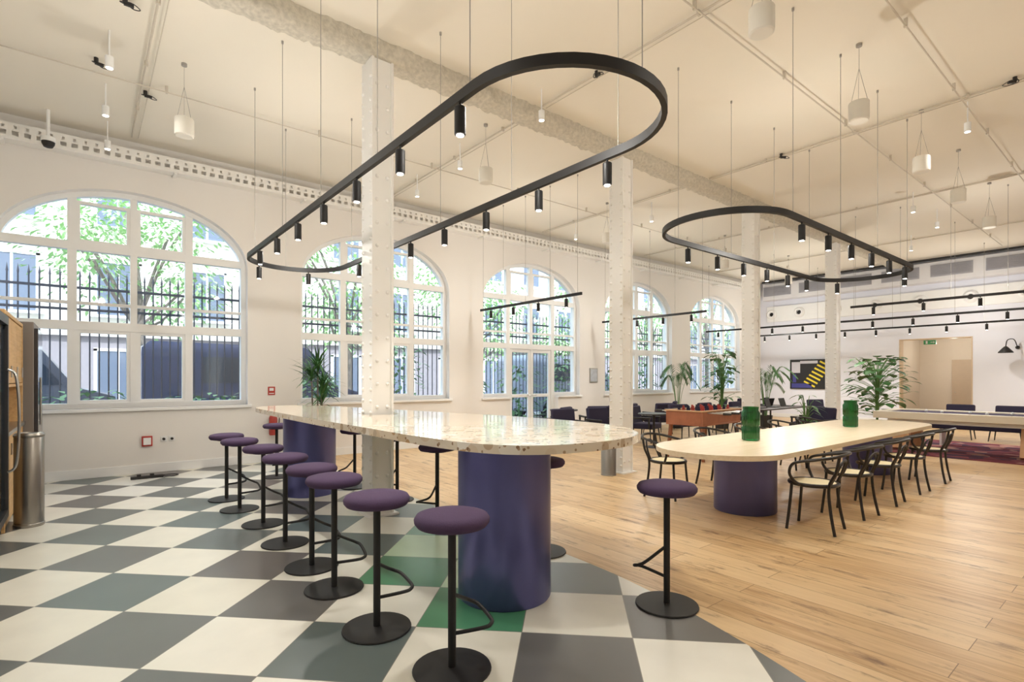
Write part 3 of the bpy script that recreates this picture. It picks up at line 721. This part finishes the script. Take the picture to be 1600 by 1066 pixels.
bn = thing('waste_bin', 'tall brushed steel waste bin beside the cabinet', 'bin', (-.44, 7.25, 0), 0, 'steel waste bins')
M_steeld = mat('dark_brushed_steel', rgb(160, 156, 150), 0.3, metal=1.0, var=0.08, scale=5)
MB().lathe([(.118, 0), (.123, .01), (.123, .03), (.118, .035), (.118, .89), (.113, .90)], 36).obj('body', M_steeld, parent=bn)
MB().lathe([(.12, .90), (.123, .92), (.11, .94), (.08, .945), (.075, .93), (0, .93)], 36).obj('lid', M_steeld, parent=bn)
b2 = thing('waste_bin', 'low brushed steel waste bin beside a column', 'bin', (6.28, 5.44, 0), 0, 'steel waste bins')
MB().lathe([(.115, 0), (.12, .01), (.115, .02), (.115, .46), (.11, .47)], 36).obj('body', M_steeld, parent=b2)
MB().lathe([(.115, .47), (.118, .49), (.09, .51), (0, .52)], 36).obj('lid', M_steeld, parent=b2)

# ------------------------------------------------------------------ lounge furniture
RZ = .0085
lc = thing('lounge_chair', 'low dark navy upholstered armchair on black legs', 'armchair', (8.4, 8.9, 0), .4, 'dark armchairs near the windows')
MB().box((0, .02, .38), (.56, .52, .13)).obj('seat', M_navyfab, parent=lc, bevel=.03)
MB().box((0, -.27, .62), (.56, .10, .42), Matrix.Rotation(.15, 3, 'X')).obj('backrest', M_navyfab, parent=lc, bevel=.03)
for sx in (-1, 1):
    MB().box((sx*.31, -.02, .57), (.05, .5, .04)).box((sx*.31, .2, .45), (.04, .04, .22)).box((sx*.31, -.22, .45), (.04, .04, .22)).obj('armrest', M_blackp, parent=lc, bevel=.008)
    for sy in (-1, 1): MB().cyl((sx*.25, sy*.2, .33), (sx*.29, sy*.24, 0), .016, .011, 10).obj('leg', M_blackp, parent=lc)
for x, y, r, z in ((9.55, 8.7, -.5, 0), (10.9, 9.0, .3, 0), (11.9, 8.6, -.3, 0), (12.9, 9.1, .5, 0), (8.9, 7.8, 3.0, 0), (10.2, 7.7, 3.4, 0), (11.5, 7.5, 2.8, 0), (15.7, 9.2, .2, 0), (16.7, 8.9, -.4, 0), (17.9, 8.9, .3, 0),
                (12.6, 4.95, 1.4, 0), (16.7, 3.3, 1.6, 0), (16.7, 2.4, 1.5, 0), (16.7, 1.5, 1.6, 0), (17.3, 6.6, 2.7, 0), (12.9, 7.55, 3.1, 0), (14.2, 7.4, 3.2, 0), (13.3, 5.45, .1, 0), (7.9, 7.9, 2.9, 0)): dup(lc, (x, y, z), r)
rt = thing('side_table', 'small round black pedestal table', 'table', (9.0, 9.2, 0), 0, 'small round tables')
MB().lathe([(0, .70), (.33, .70), (.34, .715), (.33, .73), (0, .73)], 36).obj('table_top', M_blackp, parent=rt)
MB().cyl((0, 0, .02), (0, 0, .7), .025, n=12).lathe([(.22, 0), (.22, .01), (.03, .03), (0, .03)], 28).obj('stem', M_blackp, parent=rt)
for x, y in ((11.4, 9.45), (18.9, 9.3), (9.55, 7.0)): dup(rt, (x, y, 0))

# foosball table
fb = thing('foosball_table', 'wooden foosball table with steel rods and red players', 'foosball table', (9.2, 5.6, 0), .05)
M_foos = mat('reddish_brown_wood', rgb(164, 104, 76), .4, var=.35, scale=6)
m = MB(); L, W = .72, .37
m.bx(-L, L, -W, -W+.035, .66, .88); m.bx(-L, L, W-.035, W, .66, .88); m.bx(-L, -L+.035, -W+.035, W-.035, .66, .88); m.bx(L-.035, L, -W+.035, W-.035, .66, .88); m.bx(-L, L, -W, W, .63, .66)
m.obj('cabinet_box', M_foos, parent=fb, bevel=.006)
MB().bx(-L+.036, L-.036, -W+.036, W-.036, .72, .74).obj('playfield', mat('playfield_green', rgb(70, 130, 90), .5), parent=fb)
MB().bx(-L-.02, L+.02, -W-.02, -W+.045, .88, .905).bx(-L-.02, L+.02, W-.045, W+.02, .88, .905).bx(-L-.02, -L+.05, -W+.045, W-.045, .88, .905).bx(L-.05, L+.02, -W+.045, W-.045, .88, .905).obj('rim', mat('light_wood_rim', rgb(206, 164, 124), .4, var=.15), parent=fb, bevel=.004)
for sx in (-1, 1):
    for sy in (-1, 1): MB().cyl((sx*(L-.08), sy*(W-.06), .63), (sx*(L-.03), sy*(W-.01), 0), .04, .03, 14).obj('leg', mat('leg_wood', rgb(140, 88, 62), .4, var=.2), parent=fb)
for k in range(8):
    x = -.55+.157*k; sg = 1 if k % 2 else -1
    m = MB(); m.cyl((x, -.70 if sg < 0 else -.50, .86), (x, .50 if sg < 0 else .70, .86), .011, n=10)
    rd = m.obj('rod', M_steel, parent=fb)
    MB().cyl((x, sg*.66, .86), (x, sg*.80, .86), .022, .017, 12).obj('rod_handle', M_blackp, parent=rd)
    for q in range(3):
        MB().box((x, -.2+.2*q, .86), (.025, .045, .15)).cyl((x, -.2+.2*q, .93), (x, -.2+.2*q, .975), .018, n=8).obj('player_figure', M_red if sg > 0 else M_navyfab, parent=rd)

wd = thing('work_desk', 'long dark topped desk on black legs', 'desk', (13.6, 6.5, 0))
MB().box((0, 0, .735), (2.6, 1.1, .03)).obj('table_top', mat('dark_top', rgb(66, 56, 56), .35), parent=wd, bevel=.004)
for sx in (-1.2, 1.2):
    for sy in (-.48, .48): MB().cyl((sx, sy, 0), (sx, sy, .72), .022, n=10).obj('leg', M_blackp, parent=wd)
FL = [None]
def laptop(loc, rz):
    if FL[0] is None:
        e = thing('laptop', 'open dark grey laptop on the desk', 'laptop', loc, rz, 'open laptops')
        MB().box((0, 0, .009), (.32, .22, .016)).obj('keyboard_base', M_blackp, parent=e, bevel=.003)
        MB().box((0, .14, .11), (.32, .01, .2), Matrix.Rotation(-.3, 3, 'X')).obj('screen', M_blackp, parent=e)
        FL[0] = e
    else: dup(FL[0], loc, rz)
for x, y, r in ((12.8, 6.3, 0), (13.5, 6.3, .1), (14.3, 6.3, 0), (13.0, 6.75, 3.1), (14.0, 6.75, 3.0)): laptop((x, y, .7505), r)
gt = thing('games_table', 'large pale wood games table with chunky splayed legs', 'table', (13.5, 2.3, RZ))
m = MB(); w, l = .75, 1.6
m.bx(-w, -w+.16, -l, l, .66, .80); m.bx(w-.16, w, -l, l, .66, .80); m.bx(-w+.16, w-.16, -l, -l+.16, .66, .80); m.bx(-w+.16, w-.16, l-.16, l, .66, .80)
m.obj('rim', mat('pale_greige_wood', rgb(226, 218, 202), .35, var=.06, scale=3), parent=gt, bevel=.008)
MB().bx(-w+.16, w-.16, -l+.16, l-.16, .72, .775).obj('cloth', mat('dark_plum_cloth', rgb(64, 56, 84), .95), parent=gt)
MB().bx(-w+.2, w-.2, -l+.2, l-.2, .58, .72).obj('under_frame', M_white, parent=gt)
LGW = mat('warm_leg_wood', rgb(206, 160, 118), .45, var=.15)
for y in (-.75, 1.2):
    for sx in (-1, 1):
        MB().box((sx*.42, y, .345), (.14, .3, .65), Matrix.Rotation(-sx*.38, 3, 'Y')).obj('leg', LGW, parent=gt)
bl = MB().lathe([(0, -.028)]+[(.028*cos(t), .028*sin(t)) for t in [-1.2, -.8, -.4, 0, .4, .8, 1.2]]+[(0, .028)], 16)
BZ = .775+RZ+.0285
bo = bl.obj('billiard_ball', M_white, loc=(13.4, 2.9, BZ), sharp=80); tag(bo, 'small glossy ball on the games table', 'ball', 'balls on the games table')
for x, y in ((13.6, 2.5), (13.3, 2.2), (13.7, 1.9), (13.35, 1.6), (13.6, 3.2)):
    o = bo.copy(); COL.objects.link(o); o.location = (x, y, BZ)
bn = thing('bench', 'low plum upholstered bench with white frame', 'bench', (14.85, 2.3, RZ), 0)
MB().box((0, 0, .42), (.42, 2.2, .1)).obj('seat', M_navyfab, parent=bn, bevel=.02)
for sy in (-.9, .9): MB().box((0, sy, .185), (.36, .04, .37)).obj('leg', M_white, parent=bn)
def rug_mat():
    m, nt, b = newmat('patterned_rug')
    tc = N(nt, 'ShaderNodeTexCoord'); v = N(nt, 'ShaderNodeTexVoronoi'); v.inputs['Scale'].default_value = 4.5
    nt.links.new(tc.outputs['Object'], v.inputs['Vector'])
    s = N(nt, 'ShaderNodeSeparateColor'); nt.links.new(v.outputs['Color'], s.inputs[0])
    cr = N(nt, 'ShaderNodeValToRGB'); cr.color_ramp.interpolation = 'CONSTANT'; e = cr.color_ramp.elements
    e[0].color = rgb(120, 52, 66); e[1].position = .35; e[1].color = rgb(146, 78, 90)
    for p, c in ((.6, rgb(82, 52, 78)), (.8, rgb(176, 130, 122))): x = e.new(p); x.color = c
    nt.links.new(s.outputs[0], cr.inputs[0]); nt.links.new(cr.outputs[0], b.inputs['Base Color']); b.inputs['Roughness'].default_value = 1
    return m
tag(MB().bx(12.5, 15.9, .0, 4.0, .0, .008).obj('rug', rug_mat()), 'magenta and plum patterned rug under the table', 'rug')

# ------------------------------------------------------------------ plants
def pot(e, r=.2, h=.36):
    MB().lathe([(0, 0), (r*.72, 0), (r*.78, .01), (r, h), (r*.9, h), (r*.86, h-.04)], 28).obj('pot', M_pot, parent=e)
    MB().lathe([(r*.86, h-.05), (r*.86, h-.04), (0, h-.035)], 20).obj('soil', M_soil, parent=e)
def palm(loc, ht, n=13, seed=1, spread=.55, label='potted palm with arching feathery fronds'):
    random.seed(seed)
    e = thing('potted_palm', label, 'plant', loc); h = .36; pot(e, .2, h)
    stm = MB(); lf = MB()
    for k in range(n):
        a = 2*pi*k/n+random.uniform(-.3, .3); s = spread*random.uniform(.5, 1); top = ht*random.uniform(.72, 1.0)
        P = catmull([(0.03*cos(a), .03*sin(a), h-.06), (s*.25*cos(a), s*.25*sin(a), h+(top-h)*.55), (s*.6*cos(a), s*.6*sin(a), top-.03), (s*cos(a), s*sin(a), top-.04*ht), (s*1.35*cos(a), s*1.35*sin(a), top-.16*ht)], 5)
        stm.tube(P, .006, 5)
        for i in range(8, len(P)-1):
            t = (P[i+1]-P[i]).normalized(); sd = t.cross(Vector((0, 0, 1))).normalized()
            L = .24*(1-.5*(i-8)/(len(P)-8))
            for q in (0, .5):
                b0 = P[i].lerp(P[i+1], q)
                for sg in (-1, 1): lf.leaf(b0, sd*sg+t*1.1+Vector((0, 0, .35)), L, .022, .7, 3)
    stm.obj('stems', M_leafl, parent=e); lf.obj('fronds', M_leaf, parent=e)
def spiky(loc, ht, seed=1):
    random.seed(seed)
    e = thing('potted_palm', 'tall potted plant with tufts of long narrow leaves', 'plant', loc); pot(e, .2, .36)
    stm = MB(); lf = MB()
    for k, (dx, dy, hh) in enumerate(((0, 0, ht-.35), (.1, .05, ht-.65), (-.1, .02, ht-.5), (.03, -.1, ht-.9))):
        stm.tube(catmull([(dx*.3, dy*.3, .3), (dx*.8, dy*.8, hh*.6), (dx, dy, hh)], 5), .014, 8)
        for q in range(40):
            a = random.uniform(0, 2*pi); lf.leaf((dx, dy, hh-random.uniform(0, .18)), (cos(a), sin(a), random.uniform(.1, 2.6)), random.uniform(.34, .52), .034, random.uniform(.5, 1.4), 5)
    stm.obj('stems', M_bark, parent=e); lf.obj('leaves', M_leaf, parent=e)
def bushy(loc, ht, n=60, seed=2, R=.5, LW=(.26, .17), label='large potted plant with broad glossy green leaves'):
    random.seed(seed)
    e = thing('potted_plant', label, 'plant', loc); h = .36; pot(e, .22, h)
    stm = MB(); lf = MB()
    for k in range(n):
        a = random.uniform(0, 2*pi); zz = h+.15+(ht-h-.15)*random.random()**.8; s = R*random.uniform(.35, 1)*(1-.25*abs(2*(zz-h)/(ht-h)-1.1))
        p1 = Vector((s*cos(a), s*sin(a), zz))
        stm.tube(catmull([(0.02*cos(a), .02*sin(a), h-.05), (.05*cos(a), .05*sin(a), h+(zz-h)*.7), p1], 4), .006, 5)
        lf.leaf(p1, (cos(a), sin(a), random.uniform(-.2, .7)), LW[0]*random.uniform(.7, 1.2), LW[1]*random.uniform(.7, 1.2), .9, 5)
    stm.obj('stems', M_leafl, parent=e); lf.obj('leaves', M_leaf, parent=e)
spiky((3.15, 9.3, 0), 2.08, 3)
palm((13.7, 9.2, 0), 1.95, 11, 4, .6)
bushy((14.6, 8.3, 0), 2.3, 90, 5, .5)
palm((16.0, 7.7, 0), 1.85, 15, 6, .65)
bushy((16.5, 4.95, 0), 2.05, 150, 8, .74, (.28, .22))
bushy((11.6, 4.75, 0), 1.15, 30, 9, .22, (.25, .07), 'small potted plant with upright narrow leaves')
random.seed(11)

# ------------------------------------------------------------------ exterior
struct(MB().bx(-25, 60, Y1+WT, 45, -.3, -.05).obj('ground', mat('asphalt', rgb(158, 160, 166), .9, var=.15)), 'pale asphalt street outside')
fm = MB(); Lf = 4.2
for k in range(30):
    x = -Lf/2+Lf*(k+.5)/30; fm.cyl((x, 0, .0), (x, 0, 3.35), .013, n=6); fm.cyl((x, 0, 3.35), (x, 0, 3.50), .02, .001, 6)
for z in (.3, 2.75, 3.15): fm.box((0, 0, z), (Lf, .03, .045))
fm.box((0, 0, -.02), (Lf, .25, .1))
f0 = None
for k in range(8):
    loc = (-4.2+4.2*k, 12.6, 0.0)
    if f0 is None: f0 = fm.obj('iron_fence', M_fence, loc=loc); tag(f0, 'dark iron railing with pointed bars', 'fence', 'street railings')
    else: o = f0.copy(); COL.objects.link(o); o.location = loc
M_shrub = mat('shrub_leaves', rgb(104, 146, 98), .55, var=.45, scale=5)
def shrub(loc, sx, sy, sz, n, seed):
    random.seed(seed); m = MB()
    for k in range(n):
        a = random.uniform(0, 2*pi); r = random.random()**.4; zz = random.random()
        p = (sx*r*cos(a), sy*r*sin(a), sz*zz)
        m.leaf(p, (cos(a), sin(a), random.uniform(-.3, .9)), .2, .1, .6, 2)
    m.cyl((0, 0, -.05), (0, 0, sz*.5), .03, n=6)
    o = m.obj('shrub', M_shrub, loc=loc); tag(o, 'leafy green shrub growing outside the window', 'shrub', 'shrubs outside')
for k, (x, h) in enumerate(((3.9, 1.6), (5.9, 2.3), (7.9, 1.5), (9.7, 1.9), (11.5, 2.4), (13.4, 2.0), (15.3, 2.2), (17.5, 2.4), (20.0, 2.2), (0.0, 1.3), (1.8, 1.2))):
    shrub((x, 11.75, -.05), .68, .45, h, 480, 20+k)
def tree(loc, h, R, seed, n=2400):
    random.seed(seed); e = thing('tree', 'leafy street tree in bright green foliage', 'tree', loc, 0, 'street trees')
    t = MB(); t.tube(catmull([(0, 0, -.1), (.1, .05, h*.35), (-.05, .1, h*.7)], 5), [.2-.01*i for i in range(11)], 10)
    cl = []
    for k in range(11):
        a = 2*pi*k/11; c = Vector((R*.62*cos(a), R*.62*sin(a), h*random.uniform(.42, .95))); cl.append(c)
        t.tube(catmull([(0, .05, h*.4), (c.x*.5, c.y*.5, c.z*.8), c], 4), .04, 6)
    t.obj('trunk', M_bark, parent=e)
    l = MB()
    for k in range(n):
        c = random.choice(cl); d = Vector((random.gauss(0, 1), random.gauss(0, 1), random.gauss(0, .8))).normalized()*(R*.55*random.random()**.4)
        l.leaf(c+d, (d.x, d.y, random.uniform(-.6, .6)), .22, .12, .7, 2)
    l.obj('foliage', M_treeleaf, parent=e)
for k, (x, y, h, R) in enumerate(((-4.9, 18.5, 7, 2.5), (1.2, 19.5, 7.6, 2.5), (7.2, 18.4, 7.5, 2.5), (13.2, 19.3, 7, 2.5), (19.2, 18.6, 7, 2.5), (25.4, 19, 8, 2.5), (31.6, 19, 8, 2.5))):
    tree((x, y, -.05), h, R, 40+k)
def van(loc, rz, body, label):
    e = thing('van', label, 'van', loc, rz)
    P = [(-2.4, .35), (2.2, .35), (2.45, .6), (2.4, 1.15), (1.75, 1.35), (1.2, 2.15), (1.0, 2.3), (-2.3, 2.35), (-2.45, 2.2), (-2.45, .5)]
    mk(plate([P], 1.85, True, .0), 'body', body, parent=e, bevel=.06)
    gl = mat('van_glass', rgb(60, 68, 80), .05)
    m = MB()
    for sy in (-1, 1):
        m.add([(.5, sy*.935, 1.4), (1.55, sy*.935, 1.4), (1.1, sy*.935, 2.05), (.5, sy*.935, 2.05)], [(0, 1, 2, 3)])
        m.box((-.5, sy*.93, 1.72), (1.6, .02, .6))
    m.obj('windows', gl, parent=e)
    MB().box((-.3, -.935, .95), (4.0, .02, .07)).obj('side_moulding', M_grille, parent=e)
    for sx in (-1.5, 1.6):
        for sy in (-.9, .9): MB().cyl((sx, sy-.1, .36), (sx, sy+.1, .36), .36, n=24).obj('wheel', M_blackp, parent=e)
van((3.4, 14.8, -.05), 0, mat('van_blue', rgb(62, 72, 102), .2), 'dark blue van parked behind the railings')
van((-1.9, 14.9, -.05), 0, mat('van_grey', rgb(92, 96, 108), .2), 'grey van parked behind the railings')
van((14.5, 14.9, -.05), 0, mat('van_silver', rgb(150, 156, 170), .3), 'silver van parked behind the railings')
bd = thing('building', 'cream stone apartment building across the street', 'building', (18, 28, -.3))
m = MB(); m.bx(-46, 46, 0, 4, 3.6, 16)
for z in (3.5, 7.2, 10.9): m.bx(-46, 46, -.25, 0, z, z+.22)
for k in range(25):
    x = -41.65+3.3*k; m.bx(x-.14, x+.14, -.1, 0, 3.7, 10.9)
m.obj('upper_walls', mat('cream_stone', rgb(222, 216, 204), .85, scale=2), parent=bd)
MB().bx(-46, 46, 0.02, 4, 0, 3.6).obj('ground_storey', mat('grey_stone', rgb(150, 143, 146), .85, scale=6, var=.15), parent=bd)
w0 = None
for fl in range(3):
    for k in range(24):
        x = -40+3.3*k; z = (.7, 4.4, 8.1)[fl]
        if w0 is None:
            m = MB(); m.bx(-.7, .7, -.03, .03, 0, 2.2); m.cm = 1; m.bx(-.82, -.7, -.07, .04, -.05, 2.3); m.bx(.7, .82, -.07, .04, -.05, 2.3); m.bx(-.82, .82, -.07, .04, 2.2, 2.32); m.bx(-.04, .04, -.05, .0, 0, 2.2); m.bx(-.95, .95, -.3, .04, -.1, 0)
            w0 = m.obj('facade_window', [mat('facade_glass', rgb(104, 114, 130), .1), M_white], parent=bd, loc=(x, 0, z))
        else:
            o = w0.copy(); COL.objects.link(o); o.location = (x, 0, z); o.parent = bd

# ------------------------------------------------------------------ sun, sky
sun = bpy.data.lights.new('sun', 'SUN'); sun.energy = 4.9; sun.angle = radians(2); sun.color = (1, .98, .95)
so = bpy.data.objects.new('sun', sun); COL.objects.link(so); so.rotation_euler = (radians(48), 0, radians(-15))
w = bpy.data.worlds.new('world'); bpy.context.scene.world = w; w.use_nodes = True
nt = w.node_tree; bg = nt.nodes['Background']
tc = N(nt, 'ShaderNodeTexCoord'); sx = N(nt, 'ShaderNodeSeparateXYZ'); rp = N(nt, 'ShaderNodeValToRGB')
nt.links.new(tc.outputs['Generated'], sx.inputs[0]); nt.links.new(sx.outputs[2], rp.inputs[0]); nt.links.new(rp.outputs[0], bg.inputs[0])
rp.color_ramp.elements[0].color = (.9, .95, 1, 1); rp.color_ramp.elements[1].color = (.66, .8, 1, 1)
bg.inputs[1].default_value = 3.8

# ------------------------------------------------------------------ camera
cam = bpy.data.cameras.new('camera'); co = bpy.data.objects.new('camera', cam); COL.objects.link(co)
co.location = (0, 0, 1.5); co.rotation_euler = (radians(90), 0, radians(51.2-90))
cam.lens = 36*830/1600; cam.sensor_width = 36; cam.shift_y = 57/1600
cam.clip_start = .05; cam.clip_end = 200
bpy.context.scene.camera = co
bpy.context.scene.view_settings.view_transform = 'Standard'
bpy.context.scene.view_settings.look = 'None'
